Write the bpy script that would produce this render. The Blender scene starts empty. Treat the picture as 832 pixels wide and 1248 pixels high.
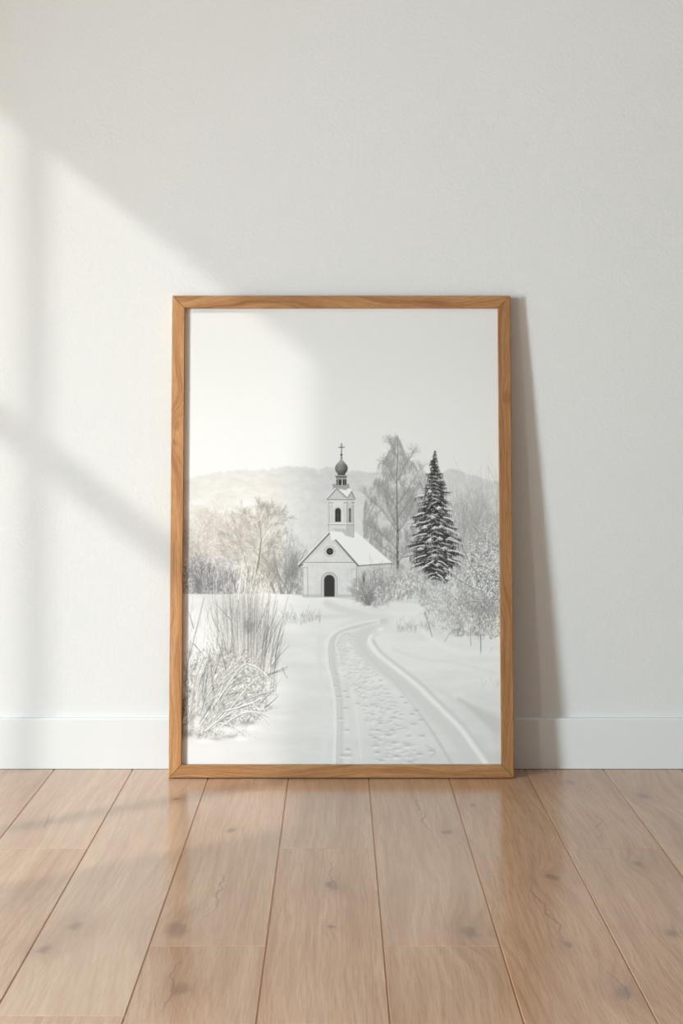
import bpy, bmesh, math, random
import numpy as np
from mathutils import Vector

random.seed(7)
R = np.random.RandomState(11)
scene = bpy.context.scene
COL = scene.collection
scene.view_settings.view_transform = 'Standard'
scene.view_settings.look = 'None'
scene.view_settings.exposure = 0.0
scene.view_settings.gamma = 1.0

# ------------------------------------------------------------------ camera numbers
F = 1755.0                 # focal length for a 832 x 1248 image
CX, CY = 410.0, 501.0      # principal point
CAM = (0.0, -3.092, 0.766)

# ------------------------------------------------------------------ helpers
def link(o, parent=None):
    COL.objects.link(o)
    if parent is not None:
        o.parent = parent
    return o

def mesh_obj(name, verts, faces, mat, parent=None):
    me = bpy.data.meshes.new(name)
    me.from_pydata([tuple(v) for v in verts], [], faces)
    me.materials.append(mat)
    me.update()
    return link(bpy.data.objects.new(name, me), parent)

def bm_obj(name, bm, mat, parent=None, smooth=False):
    bmesh.ops.recalc_face_normals(bm, faces=bm.faces)
    me = bpy.data.meshes.new(name)
    bm.to_mesh(me); bm.free()
    me.materials.append(mat)
    if smooth:
        for p in me.polygons: p.use_smooth = True
    return link(bpy.data.objects.new(name, me), parent)

def add_box(bm, x0, x1, y0, y1, z0, z1):
    v = [bm.verts.new((x, y, z)) for x in (x0, x1) for y in (y0, y1) for z in (z0, z1)]
    for f in ((0,1,3,2), (4,6,7,5), (0,4,5,1), (2,3,7,6), (0,2,6,4), (1,5,7,3)):
        bm.faces.new([v[i] for i in f])
    return v

def srgb(r, g, b):
    def l(c):
        c /= 255.0
        return c/12.92 if c <= 0.04045 else ((c+0.055)/1.055)**2.4
    return (l(r), l(g), l(b), 1.0)

class NT:
    """tiny node-tree helper"""
    def __init__(self, name):
        self.mat = bpy.data.materials.new(name)
        self.mat.use_nodes = True
        self.t = self.mat.node_tree
        self.b = self.t.nodes['Principled BSDF']
    def n(self, typ, **kw):
        nd = self.t.nodes.new(typ)
        for k, v in kw.items(): setattr(nd, k, v)
        return nd
    def put(self, sock, v):
        if isinstance(v, bpy.types.NodeSocket): self.t.links.new(v, sock)
        else: sock.default_value = v
    def math(self, op, a, b=None, c=None, clamp=False):
        nd = self.n('ShaderNodeMath', operation=op, use_clamp=clamp)
        self.put(nd.inputs[0], a)
        if b is not None: self.put(nd.inputs[1], b)
        if c is not None: self.put(nd.inputs[2], c)
        return nd.outputs[0]
    def vmath(self, op, a, b=None):
        nd = self.n('ShaderNodeVectorMath', operation=op)
        self.put(nd.inputs[0], a)
        if b is not None: self.put(nd.inputs[1], b)
        return nd.outputs['Value'] if op in ('LENGTH', 'DOT_PRODUCT', 'DISTANCE') else nd.outputs[0]
    def noise(self, vec, scale, detail=4, rough=0.55, dist=0.0):
        nd = self.n('ShaderNodeTexNoise')
        self.put(nd.inputs['Vector'], vec)
        nd.inputs['Scale'].default_value = scale
        nd.inputs['Detail'].default_value = detail
        nd.inputs['Roughness'].default_value = rough
        nd.inputs['Distortion'].default_value = dist
        return nd.outputs[0]
    def ramp(self, fac, stops):
        nd = self.n('ShaderNodeValToRGB')
        self.put(nd.inputs[0], fac)
        e = nd.color_ramp.elements
        while len(e) < len(stops): e.new(0.5)
        for el, (p, c) in zip(e, stops):
            el.position = p; el.color = c
        return nd.outputs[0]
    def smooth(self, v, a, b, o0=0.0, o1=1.0):
        nd = self.n('ShaderNodeMapRange', interpolation_type='SMOOTHSTEP')
        self.put(nd.inputs[0], v)
        for i, q in enumerate((a, b, o0, o1)): nd.inputs[i+1].default_value = q
        return nd.outputs[0]
    def mix(self, fac, a, b, blend='MIX'):
        nd = self.n('ShaderNodeMix', data_type='RGBA', blend_type=blend)
        self.put(nd.inputs[0], fac); self.put(nd.inputs[6], a); self.put(nd.inputs[7], b)
        return nd.outputs[2]
    def bump(self, h, strength, dist):
        nd = self.n('ShaderNodeBump')
        nd.inputs['Strength'].default_value = strength
        nd.inputs['Distance'].default_value = dist
        self.put(nd.inputs['Height'], h)
        self.t.links.new(nd.outputs[0], self.b.inputs['Normal'])
    def comb(self, x, y, z):
        nd = self.n('ShaderNodeCombineXYZ')
        self.put(nd.inputs[0], x); self.put(nd.inputs[1], y); self.put(nd.inputs[2], z)
        return nd.outputs[0]
    def obj(self):
        nd = self.n('ShaderNodeTexCoord'); return nd.outputs['Object']
    def sep(self, v):
        nd = self.n('ShaderNodeSeparateXYZ'); self.put(nd.inputs[0], v); return nd.outputs

# ------------------------------------------------------------------ materials
def wall_material(name, col, bump=0.42):
    m = NT(name)
    o = m.obj()
    big = m.noise(o, 1.3, 3, 0.5)
    c = m.mix(m.smooth(big, 0.3, 0.7), tuple(v*0.985 for v in col[:3])+(1,), col)
    m.put(m.b.inputs['Base Color'], c)
    m.b.inputs['Roughness'].default_value = 0.75
    m.b.inputs['Specular IOR Level'].default_value = 0.25
    h = m.math('ADD', m.noise(o, 130, 3, 0.6), m.math('MULTIPLY', m.noise(o, 420, 2, 0.5), 0.4))
    m.bump(h, bump, 0.0022)
    return m.mat

M_WALL = wall_material('matte_wall_paint', (0.80, 0.80, 0.785, 1))
M_CEIL = wall_material('ceiling_paint', (0.52, 0.50, 0.48, 1), 0.1)
M_SIDE = wall_material('taupe_wall_paint', (0.38, 0.355, 0.33, 1), 0.2)
M_TRIM = wall_material('satin_trim_paint', (0.81, 0.81, 0.80, 1), 0.03)

def knot_px(x, y):   # floor point seen at a pixel of the photograph
    d = CAM[2]*F/(y-CY)
    return ((x-CX)/F*d, CAM[1]+d)

def floor_material():
    m = NT('oiled_oak_floor')
    o = m.obj()
    X, Y, Z = m.sep(o)[:3]
    at = m.n('ShaderNodeAttribute', attribute_name='plank')
    pid = at.outputs['Fac']
    at2 = m.n('ShaderNodeAttribute', attribute_name='tone')
    tone = at2.outputs['Fac']
    knots = [(215,974,.010),(215,1132,.024),(220,1206,.016),(92,1129,.016),(404,1079,.016),(55,1157,.014),(282,1012,.012),
             (576,982,.012),(545,1014,.013),(572,1136,.020),(674,1070,.014),(783,970,.018),(778,1054,.014),
             (819,1138,.012),(758,1209,.020),(690,1152,.012),(696,954,.011),(404,1130,.008)]
    # small wobble so that knots are not perfect ellipses
    wob = m.vmath('MULTIPLY', m.vmath('SUBTRACT', m.n('ShaderNodeTexNoise').outputs[1], (0.5,0.5,0.5)), (0.022,0.04,0))
    nn = [n for n in m.t.nodes if n.bl_idname == 'ShaderNodeTexNoise'][-1]
    m.put(nn.inputs['Vector'], o); nn.inputs['Scale'].default_value = 26
    nn.inputs['Detail'].default_value = 3
    ow = m.vmath('ADD', o, wob)
    warp = None; dark = None
    for (px, py, r) in knots:
        kx, ky = knot_px(px, py)
        v = m.vmath('MULTIPLY', m.vmath('SUBTRACT', ow, (kx, ky, 0)), (1/r, 0.55/r, 0))
        d = m.vmath('LENGTH', v)
        w = m.math('DIVIDE', r, m.math('ADD', 1.0, m.math('POWER', m.math('MULTIPLY', d, 0.42), 2.5)))
        k = m.smooth(d, 0.25, 1.0, 1.0, 0.0)
        warp = w if warp is None else m.math('ADD', warp, w)
        dark = k if dark is None else m.math('MAXIMUM', dark, k)
    # fine open cracks in the grain
    cracks = [((275,1060),(258,1115)), ((222,1165),(197,1240)), ((501,965),(528,1022)), ((721,985),(741,1030)),
              ((643,1068),(690,1155)), ((62,990),(50,1012)), ((404,1045),(402,1090)), ((741,1180),(768,1225))]
    crack = None
    nz = m.math('MULTIPLY', m.math('SUBTRACT', m.noise(o, 13, 6, 0.62), 0.5), 0.055)
    xw = m.math('ADD', X, nz)
    for a, b in cracks:
        ax, ay = knot_px(*a); bx, by = knot_px(*b)
        sl = (bx-ax)/(by-ay)
        lx = m.math('ADD', m.math('MULTIPLY', m.math('SUBTRACT', Y, ay), sl), ax)
        dx = m.math('ABSOLUTE', m.math('SUBTRACT', xw, lx))
        mid, half = (ay+by)/2, abs(by-ay)/2
        dy = m.math('ABSOLUTE', m.math('SUBTRACT', Y, mid))
        k = m.math('MULTIPLY', m.smooth(dx, 0.0003, 0.0034, 1, 0), m.smooth(dy, half*0.5, half, 1, 0))
        crack = k if crack is None else m.math('MAXIMUM', crack, k)
    off = m.math('MULTIPLY', pid, 17.3)
    # soft wandering of the grain
    wand = m.math('MULTIPLY', m.math('SUBTRACT', m.noise(m.comb(m.math('MULTIPLY', X, 4.5), m.math('MULTIPLY', Y, 1.6), off), 1.0, 2, 0.4), 0.5), 0.085)
    gx = m.math('ADD', m.math('ADD', X, m.math('MULTIPLY', wand, 1.0)), m.math('MULTIPLY', warp, 1.7))
    gv = m.comb(m.math('MULTIPLY', gx, 95), m.math('MULTIPLY', Y, 3.2), off)
    g1 = m.noise(gv, 1.0, 5, 0.6)
    gv2 = m.comb(m.math('MULTIPLY', gx, 24), m.math('MULTIPLY', Y, 1.0), off)
    g2 = m.noise(gv2, 1.0, 2, 0.5)
    rings = m.math('SINE', m.math('MULTIPLY', m.math('ADD', gx, m.math('MULTIPLY', g2, 0.03)), 620))
    pores = m.noise(m.comb(m.math('MULTIPLY', X, 420), m.math('MULTIPLY', Y, 14), off), 1.0, 3, 0.6)
    blot = m.noise(m.comb(m.math('MULTIPLY', X, 7), m.math('MULTIPLY', Y, 3), off), 1.0, 3, 0.5)
    f = m.math('ADD', m.math('MULTIPLY', g1, 0.45), m.math('MULTIPLY', g2, 0.55))
    f = m.math('ADD', f, m.math('MULTIPLY', rings, 0.012))
    f = m.math('ADD', f, m.math('MULTIPLY', m.math('SUBTRACT', blot, 0.5), 0.35))
    c = m.ramp(f, [(0.25, srgb(158,118,88)), (0.42, srgb(178,140,110)), (0.58, srgb(190,154,124)), (0.8, srgb(203,171,143))])
    c = m.mix(m.smooth(g1, 0.36, 0.52, 0.17, 0.0), c, srgb(158,120,92))
    c = m.mix(m.smooth(pores, 0.38, 0.54, 0.30, 0.0), c, srgb(146,108,80))
    c = m.vmath('MULTIPLY', c, (1.07, 1.07, 1.08))
    # plank to plank tone (1 = neutral, below darker and more orange)
    c = m.mix(m.math('SUBTRACT', 1.0, tone, clamp=True), c, srgb(176,112,60))
    c = m.mix(m.math('SUBTRACT', tone, 1.0, clamp=True), c, srgb(222,198,176))
    c = m.mix(m.math('MULTIPLY', dark, 0.50), c, srgb(104,86,80))
    halo = m.smooth(warp, 0.006, 0.022, 0.0, 0.30)
    c = m.mix(halo, c, srgb(142,104,80))
    c = m.mix(m.math('MULTIPLY', crack, 0.42), c, srgb(106,88,84))
    edge = m.smooth(Z, -0.0012, -0.0002, 1.0, 0.0)
    c = m.mix(m.math('MULTIPLY', edge, 0.8), c, srgb(196,140,94))
    m.put(m.b.inputs['Base Color'], c)
    m.put(m.b.inputs['Roughness'], m.math('ADD', m.math('MULTIPLY', pores, 0.10), 0.14))
    m.b.inputs['Specular IOR Level'].default_value = 0.62
    m.bump(pores, 0.06, 0.0002)
    return m.mat

def oak_material(name, vertical, knots=(), shift=0.0, gain=1.0):
    m = NT(name)
    o = m.obj()
    X, Y, Z = m.sep(o)[:3]
    a, l = (X, Z) if vertical else (Z, X)
    warp = None; dark = None
    for (kx, kz, r) in knots:
        v = m.vmath('MULTIPLY', m.vmath('SUBTRACT', o, (kx, 0, kz)), (1/r, 0, 0.6/r))
        d = m.vmath('LENGTH', v)
        w = m.math('DIVIDE', r, m.math('ADD', 1.0, m.math('POWER', m.math('MULTIPLY', d, 0.5), 2.0)))
        k = m.smooth(d, 0.2, 1.1, 1.0, 0.0)
        warp = w if warp is None else m.math('ADD', warp, w)
        dark = k if dark is None else m.math('MAXIMUM', dark, k)
    wand = m.math('MULTIPLY', m.math('SUBTRACT', m.noise(m.comb(m.math('MULTIPLY', a, 9), shift, m.math('MULTIPLY', l, 3.4)), 1.0, 2, 0.5), 0.5), 0.10)
    ga = m.math('ADD', a, wand)
    if warp is not None: ga = m.math('ADD', ga, m.math('MULTIPLY', warp, 1.6))
    g1 = m.noise(m.comb(m.math('MULTIPLY', ga, 260), m.math('ADD', m.math('MULTIPLY', Y, 60), shift), m.math('MULTIPLY', l, 7)), 1.0, 4, 0.6)
    g2 = m.noise(m.comb(m.math('MULTIPLY', ga, 70), shift, m.math('MULTIPLY', l, 2.0)), 1.0, 2, 0.5)
    pores = m.noise(m.comb(m.math('MULTIPLY', a, 900), m.math('MULTIPLY', Y, 300), m.math('MULTIPLY', l, 45)), 1.0, 2, 0.6)
    f = m.math('ADD', m.math('MULTIPLY', g1, 0.5), m.math('MULTIPLY', g2, 0.5))
    c = m.ramp(f, [(0.30, srgb(142,96,56)), (0.47, srgb(172,124,79)), (0.60, srgb(186,139,92)), (0.78, srgb(198,153,108))])
    c = m.mix(m.smooth(g1, 0.34, 0.50, 0.35, 0.0), c, srgb(136,88,54))
    c = m.mix(m.smooth(pores, 0.38, 0.56, 0.32, 0.0), c, srgb(128,80,48))
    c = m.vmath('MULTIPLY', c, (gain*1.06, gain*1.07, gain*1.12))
    if dark is not None: c = m.mix(m.math('MULTIPLY', dark, 0.4), c, srgb(132,76,44))
    m.put(m.b.inputs['Base Color'], c)
    m.b.inputs['Roughness'].default_value = 0.48
    m.b.inputs['Specular IOR Level'].default_value = 0.35
    m.bump(g1, 0.12, 0.0004)
    return m.mat

M_FLOOR = floor_material()
def plain(name, col, rough=0.7):
    m = NT(name)
    c = m.mix(m.noise(m.obj(), 40, 3), tuple(v*0.92 for v in col[:3])+(1,), col)
    m.put(m.b.inputs['Base Color'], c)
    m.b.inputs['Roughness'].default_value = rough
    return m.mat
M_BOARD = plain('grey_hardboard', (0.16, 0.12, 0.09, 1), 0.8)

# ------------------------------------------------------------------ room shell
XL, XR, YF, ZC = -3.0, 3.0, -6.0, 3.45
def struct(o):
    o['kind'] = 'structure'; return o

def slab(name, mat, *box, holes=None):
    bm = bmesh.new(); add_box(bm, *box)
    return struct(bm_obj(name, bm, mat))
slab('wall_back', M_WALL, XL-0.16, XR+0.16, 0.0, 0.15, -0.15, ZC+0.12)
slab('wall_right', M_SIDE, XR, XR+0.15, YF, 0.0, -0.15, ZC)
slab('ceiling', M_CEIL, XL-0.16, XR+0.16, YF, 0.0, ZC, ZC+0.12)

# left wall, seen by nobody but the light: three openings
T = 0.006                                   # thin wall so the reveals stay out of the way
openings = [(-1.15, -1.651, 0.30, 3.196), (-1.692, -2.123, 0.30, 3.196), (-2.189, -2.512, 0.30, 2.294)]
bm = bmesh.new()
ys = sorted({0.0, YF} | {v for o in openings for v in o[:2]}, reverse=True)
for y1, y0 in zip(ys[:-1], ys[1:]):
    hit = [o for o in openings if abs(o[0]-y1) < 1e-6 and abs(o[1]-y0) < 1e-6]
    if hit and y0 != -99:
        _, _, za, zb = hit[0]
        add_box(bm, XL-T, XL, y0, y1, -0.15, za)
        add_box(bm, XL-T, XL, y0, y1, zb, ZC)
    else:
        add_box(bm, XL-T, XL, y0, y1, -0.15, ZC)
struct(bm_obj('wall_left', bm, M_SIDE))
for i, (ya, yb, za, zb) in enumerate(openings):      # window frames with a transom bar
    bm = bmesh.new()
    if zb > 2:
        add_box(bm, XL-0.012, XL-0.001, yb, ya, 2.500, 2.578)
    add_box(bm, XL-0.012, XL-0.001, yb, ya, za, za+0.03)
    struct(bm_obj('window_%d' % (i+1), bm, M_TRIM))

# floor: one mesh of planks with chamfered edges and dark joints
W = 0.1675; X0 = -0.1005; G = 0.0007
ends = {0: [-0.570, -2.1], 1: [-1.03, -2.6], -1: [-1.03, -2.5], -2: [-1.268, -3.1], -3: [-0.570, -2.2], 3: [-0.570, -1.95],
        2: [-1.55, -3.2], 4: [-1.30, -2.7], -4: [-1.25]}
tones = {(0,0): 1.14, (0,1): 0.97, (1,0): 1.12, (1,1): 1.02, (-1,0): 1.16, (-1,1): 1.05, (-2,0): 1.30, (-2,1): 1.15, (-3,0): 1.3,
         (-3,1): 1.16, (2,0): 0.92, (3,0): 0.93, (3,1): 0.97, (4,0): 1.06, (-4,0): 1.22, (5,0): 1.08}
fv, ff, fid, ftone = [], [], [], []
k0, k1 = int(math.floor((XL-X0)/W)), int(math.ceil((XR-X0)/W))
n = 0
for k in range(k0, k1):
    xa, xb = max(X0+k*W, XL), min(X0+(k+1)*W, XR)
    if xb-xa < 0.01: continue
    cuts = ends.get(k)
    if cuts is None:
        r = random.Random(k+50); s = -r.uniform(0.3, 1.4); cuts = [s, s-r.uniform(1.2, 1.6)]
    cuts = [0.0] + cuts + [YF]
    for j in range(len(cuts)-1):
        ya, yb = cuts[j], cuts[j+1]
        b = len(fv)
        c = 0.0010
        x_0, x_1, y_0, y_1 = xa+G, xb-G, yb+G, ya-G
        for (x, y, z) in [(x_0+c,y_0+c,0),(x_1-c,y_0+c,0),(x_1-c,y_1-c,0),(x_0+c,y_1-c,0),
                          (x_0,y_0,-0.0012),(x_1,y_0,-0.0012),(x_1,y_1,-0.0012),(x_0,y_1,-0.0012),
                          (x_0,y_0,-0.0022),(x_1,y_0,-0.0022),(x_1,y_1,-0.0022),(x_0,y_1,-0.0022)]:
            fv.append((x, y, z))
        fs = [(0,1,2,3)]
        for u in range(4):
            w = (u+1) % 4
            fs += [(u+4, w+4, w, u), (u+8, w+8, w+4, u+4)]
        fs.append((11,10,9,8))
        ff += [tuple(b+i for i in f) for f in fs]
        pidv = (n*0.6180339) % 1.0; n += 1
        tn = tones.get((k, j), 1.0+random.Random(n).uniform(-0.12, 0.18))
        fid += [pidv]*12; ftone += [tn]*12
b = len(fv)
fv += [(XL,YF,-0.0017),(XR,YF,-0.0017),(XR,0,-0.0017),(XL,0,-0.0017)]
ff.append((b,b+1,b+2,b+3)); fid += [0]*4; ftone += [0.5]*4
fl = mesh_obj('floor', fv, ff, M_FLOOR); struct(fl)
for nm, dat in (('plank', fid), ('tone', ftone)):
    a = fl.data.attributes.new(nm, 'FLOAT', 'POINT'); a.data.foreach_set('value', dat)

# baseboard with an eased top edge
def baseboard(name, p0, p1, depth_dir):
    prof = [(0,0),(0.012,0),(0.012,0.1045),(0.0112,0.1068),(0.0092,0.108),(0,0.108)]
    v = []
    for p in (p0, p1):
        for d, z in prof: v.append((p[0]+depth_dir[0]*d, p[1]+depth_dir[1]*d, z+0.0008))
    m = len(prof); f = [tuple(range(m)), tuple(range(2*m-1, m-1, -1))]
    for i in range(m):
        j = (i+1) % m; f.append((i, i+m, j+m, j))
    bm = bmesh.new(); vs = [bm.verts.new(q) for q in v]
    for q in f: bm.faces.new([vs[i] for i in q])
    return struct(bm_obj(name, bm, M_TRIM))
baseboard('baseboard_back', (XL, 0), (XR, 0), (0, -1))
baseboard('baseboard_right', (XR, -0.012), (XR, YF), (-1, 0))

# ------------------------------------------------------------------ the leaning picture
TH, FW, FH, RW, REC = 0.024, 0.720, 1.0123, 0.0265, 0.0105
LEAN = math.asin(0.0670/FH)
ORG = (0.0100, -0.0685, 0.0003)
root = bpy.data.objects.new('framed_print', None)
root.location = ORG; root.rotation_euler = (-LEAN, 0, 0); root.empty_display_size = 0.2
link(root)
root['label'] = 'thin oak picture frame with a snowy church photograph, leaning on the white wall'
root['category'] = 'framed picture'

hw = FW/2
def rail(corners_out, corners_in, mat):
    """mitred rail: four front points, eased arrises"""
    o0, o1 = corners_out; i0, i1 = corners_in
    e = 0.0011
    bm = bmesh.new()
    def inset(p, q, t):     # move p toward q
        d = (q[0]-p[0], q[1]-p[1]); L = math.hypot(*d); return (p[0]+d[0]/L*t, p[1]+d[1]/L*t)
    rings = []
    for (o, i) in ((o0, i0), (o1, i1)):
        oi, io = inset(o, i, e*1.4), inset(i, o, e*1.0)
        rings.append([bm.verts.new(q) for q in (
            (o[0], 0, o[1]), (o[0], -TH+e, o[1]), (oi[0], -TH, oi[1]), (io[0], -TH, io[1]),
            (i[0], -TH+e, i[1]), (i[0], 0, i[1]))])
    m = 6
    for a in range(m):
        b_ = (a+1) % m
        bm.faces.new([rings[0][a], rings[0][b_], rings[1][b_], rings[1][a]])
    bm.faces.new(rings[0]); bm.faces.new(rings[1][::-1])
    return bm_obj('frame_rail', bm, mat, root)
g = 0.00030        # hairline at the mitres
M_OH = oak_material('oak_across', False, (), 0.3)
M_OH2 = oak_material('oak_across_lower', False, (), 7.3)
M_OV1 = oak_material('oak_upright_left_lit', True, ((-0.348, 0.735, 0.009), (-0.353, 0.70, 0.006)), 2.1, 1.22)  # brightened oak copy: light on the left upright put into its colour
M_OV2 = oak_material('oak_upright_right_shaded', True, ((0.350, 0.795, 0.011),), 4.4, 0.88)  # darkened oak copy: shade on the right upright put into its colour
rail(((-hw+g*2, FH), (hw-g*2, FH)), ((-hw+RW+g*2, FH-RW), (hw-RW-g*2, FH-RW)), M_OH)
rail(((-hw+g*2, 0), (hw-g*2, 0)), ((-hw+RW+g*2, RW), (hw-RW-g*2, RW)), M_OH2)
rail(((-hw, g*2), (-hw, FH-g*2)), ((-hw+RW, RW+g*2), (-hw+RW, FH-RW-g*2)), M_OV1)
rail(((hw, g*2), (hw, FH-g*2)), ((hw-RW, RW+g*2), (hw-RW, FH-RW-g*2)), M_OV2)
bm = bmesh.new()
add_box(bm, -hw+RW+0.0005, hw-RW-0.0005, -TH+REC+0.001, -0.003, RW+0.0005, FH-RW-0.0005)
bm_obj('backing_board', bm, M_BOARD, root)

# ------------------------------------------------------------------ the photograph on paper
# A winter landscape drawn stroke by stroke into a fine grid, then kept as colours of the sheet's own mesh.
PW, PH = FW-2*RW, FH-2*RW
S = 3.0*585.0                                  # drawing resolution, dots per metre
NX, NY = int(PW*S)//2*2, int(PH*S)//2*2
ct, st = math.cos(LEAN), math.sin(LEAN)
def T2(x, y):
    """landscape drawing coordinates -> dot column and row on the sheet"""
    dx, dz = (x-CX)/F, (CY-y)/F
    # plane through q with normal nrm
    nrm = (0, -ct, st)
    yl = -TH+REC
    q = (ORG[0], ORG[1]+yl*ct, ORG[2]-yl*st)
    den = ct*1.0 - st*dz
    t = (ct*(q[1]-CAM[1]) - st*(q[2]-CAM[2]))/den
    wx, wy, wz = CAM[0]+t*dx, CAM[1]+t, CAM[2]+t*dz
    lx = wx-q[0]
    lz = (wy-q[1])*st+(wz-q[2])*ct
    return ((lx+PW/2)*S, (FH-RW-lz)*S)
I = np.full((NY, NX), 0.86)
gy, gx = np.mgrid[0:NY, 0:NX].astype(np.float64)
# inverse lookup of drawing coordinates (nearly affine): fitted from three rows
def fitinv():
    pts = [(x, y) for x in (225, 320, 415, 510, 606) for y in (380, 480, 600, 720, 830, 930)]
    A, BX, BY = [], [], []
    for x, y in pts:
        c, r = T2(x, y); A.append([1, c, r, c*r, r*r]); BX.append(x); BY.append(y)
    A = np.array(A)
    return np.linalg.lstsq(A, np.array(BX), rcond=None)[0], np.linalg.lstsq(A, np.array(BY), rcond=None)[0]
fx, fy = fitinv()
PX = fx[0]+fx[1]*gx+fx[2]*gy+fx[3]*gx*gy+fx[4]*gy*gy
PY = fy[0]+fy[1]*gx+fy[2]*gy+fy[3]*gx*gy+fy[4]*gy*gy
K = 3.0                                         # dots per drawing unit

def vnoise(sx, sy, seed):
    """value noise over the sheet, cell size in drawing units"""
    r = np.random.RandomState(seed)
    w, h = int(NX/K/sx)+3, int(NY/K/sy)+3
    gnd = r.rand(h, w)
    u = gx[0]/K/sx; v = gy[:, 0]/K/sy
    ui, vi = u.astype(int), v.astype(int)
    uf, vf = u-ui, v-vi
    uf = uf*uf*(3-2*uf); vf = (vf*vf*(3-2*vf))[:, None]
    a = gnd[vi][:, ui]; b = gnd[vi][:, ui+1]; c = gnd[vi+1][:, ui]; d = gnd[vi+1][:, ui+1]
    return (a*(1-uf)+b*uf)*(1-vf)+(c*(1-uf)+d*uf)*vf
def fbm(sx, sy, seed, octv=4, rough=0.55):
    o = 0; w = 0; amp = 1
    for i in range(octv):
        o = o+amp*vnoise(sx/2**i, sy/2**i, seed*31+i); w += amp; amp *= rough
        if min(sx, sy)/2**(i+1) < 0.4: break
    return o/w
def sm(a, b, v):
    t = np.clip((v-a)/(b-a), 0, 1); return t*t*(3-2*t)
def over(mask, val):
    global I
    I = I*(1-mask)+val*mask
def line(x0, y0, x1, y1, w, val, a=1.0, w1=None, soft=False):
    c0, r0 = T2(x0, y0); c1, r1 = T2(x1, y1)
    w0 = w*K/2; w1 = (w if w1 is None else w1)*K/2
    m = max(w0, w1)*(3 if soft else 1)+2
    ca, cb = int(max(0, min(c0, c1)-m)), int(min(NX, max(c0, c1)+m+1))
    ra, rb = int(max(0, min(r0, r1)-m)), int(min(NY, max(r0, r1)+m+1))
    if cb <= ca or rb <= ra: return
    xx = np.arange(ca, cb)[None, :]-c0; yy = np.arange(ra, rb)[:, None]-r0
    dx, dy = c1-c0, r1-r0; L = dx*dx+dy*dy+1e-9
    t = np.clip((xx*dx+yy*dy)/L, 0, 1)
    d = np.sqrt((xx-t*dx)**2+(yy-t*dy)**2)
    ww = w0+(w1-w0)*t
    if soft: cov = np.exp(-(d/(ww+1e-6))**2)*a
    else: cov = np.clip(ww+0.5-d, 0, 1)*a
    blk = I[ra:rb, ca:cb]
    blk += (val-blk)*cov
def path(pts, w, val, a=1.0, soft=False, w1=None):
    n_ = len(pts)-1
    for i in range(n_):
        wa = w if w1 is None else w+(w1-w)*i/n_
        wb = w if w1 is None else w+(w1-w)*(i+1)/n_
        line(*pts[i], *pts[i+1], wa, val, a, wb, soft)
def curve(pts, n_=12):
    """smooth curve through points"""
    P = [pts[0]]+list(pts)+[pts[-1]]; out = []
    for i in range(1, len(P)-2):
        p0, p1, p2, p3 = P[i-1], P[i], P[i+1], P[i+2]
        for j in range(n_):
            t = j/n_
            out.append(tuple(0.5*((2*p1[k])+(-p0[k]+p2[k])*t+(2*p0[k]-5*p1[k]+4*p2[k]-p3[k])*t*t+(-p0[k]+3*p1[k]-3*p2[k]+p3[k])*t**3) for k in (0, 1)))
    out.append(pts[-1]); return out
def poly(pts, val, a=1.0):
    P = [T2(*p) for p in pts]
    cs = [p[0] for p in P]; rs = [p[1] for p in P]
    ca, cb = int(max(0, min(cs)-1)), int(min(NX, max(cs)+2))
    ra, rb = int(max(0, min(rs)-1)), int(min(NY, max(rs)+2))
    if cb <= ca or rb <= ra: return
    ss = 2
    xx = (np.arange((cb-ca)*ss)+0.5)/ss+ca; yy = (np.arange((rb-ra)*ss)+0.5)/ss+ra
    X_, Y_ = np.meshgrid(xx, yy); ins = np.zeros(X_.shape, bool)
    for i in range(len(P)):
        (x1, y1), (x2, y2) = P[i], P[(i+1) % len(P)]
        if y1 == y2: continue
        cr = ((y1 > Y_) != (y2 > Y_)) & (X_ < (x2-x1)*(Y_-y1)/(y2-y1)+x1)
        ins ^= cr
    cov = ins.reshape(rb-ra, ss, cb-ca, ss).mean(axis=(1, 3))*a
    blk = I[ra:rb, ca:cb]
    v = val[ra:rb, ca:cb] if isinstance(val, np.ndarray) else val
    blk += (v-blk)*cov
def blob(x, y, rx, ry, val, a=1.0, p=1.0):
    c, r = T2(x, y); m = 2.6
    ca, cb = int(max(0, c-rx*K*m)), int(min(NX, c+rx*K*m+1))
    ra, rb = int(max(0, r-ry*K*m)), int(min(NY, r+ry*K*m+1))
    if cb <= ca or rb <= ra: return
    xx = (np.arange(ca, cb)[None, :]-c)/(rx*K); yy = (np.arange(ra, rb)[:, None]-r)/(ry*K)
    cov = np.exp(-(xx*xx+yy*yy)**p)*a
    blk = I[ra:rb, ca:cb]; blk += (val-blk)*cov
def disc(x, y, r, val, a=1.0, ry=None):
    ry = ry or r
    poly([(x+r*math.cos(t*math.pi/14), y+ry*math.sin(t*math.pi/14)) for t in range(28)], val, a)
rnd = random.Random(3)
U = rnd.uniform

n_fine = fbm(1.6, 1.6, 1, 3, 0.7)
n_speck = vnoise(0.9, 0.9, 2)*0.6+vnoise(1.7, 1.7, 3)*0.4
n_mid = fbm(7, 6, 4, 4)
n_big = fbm(40, 24, 5, 4)
n_wide = fbm(60, 9, 6, 4)

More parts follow.
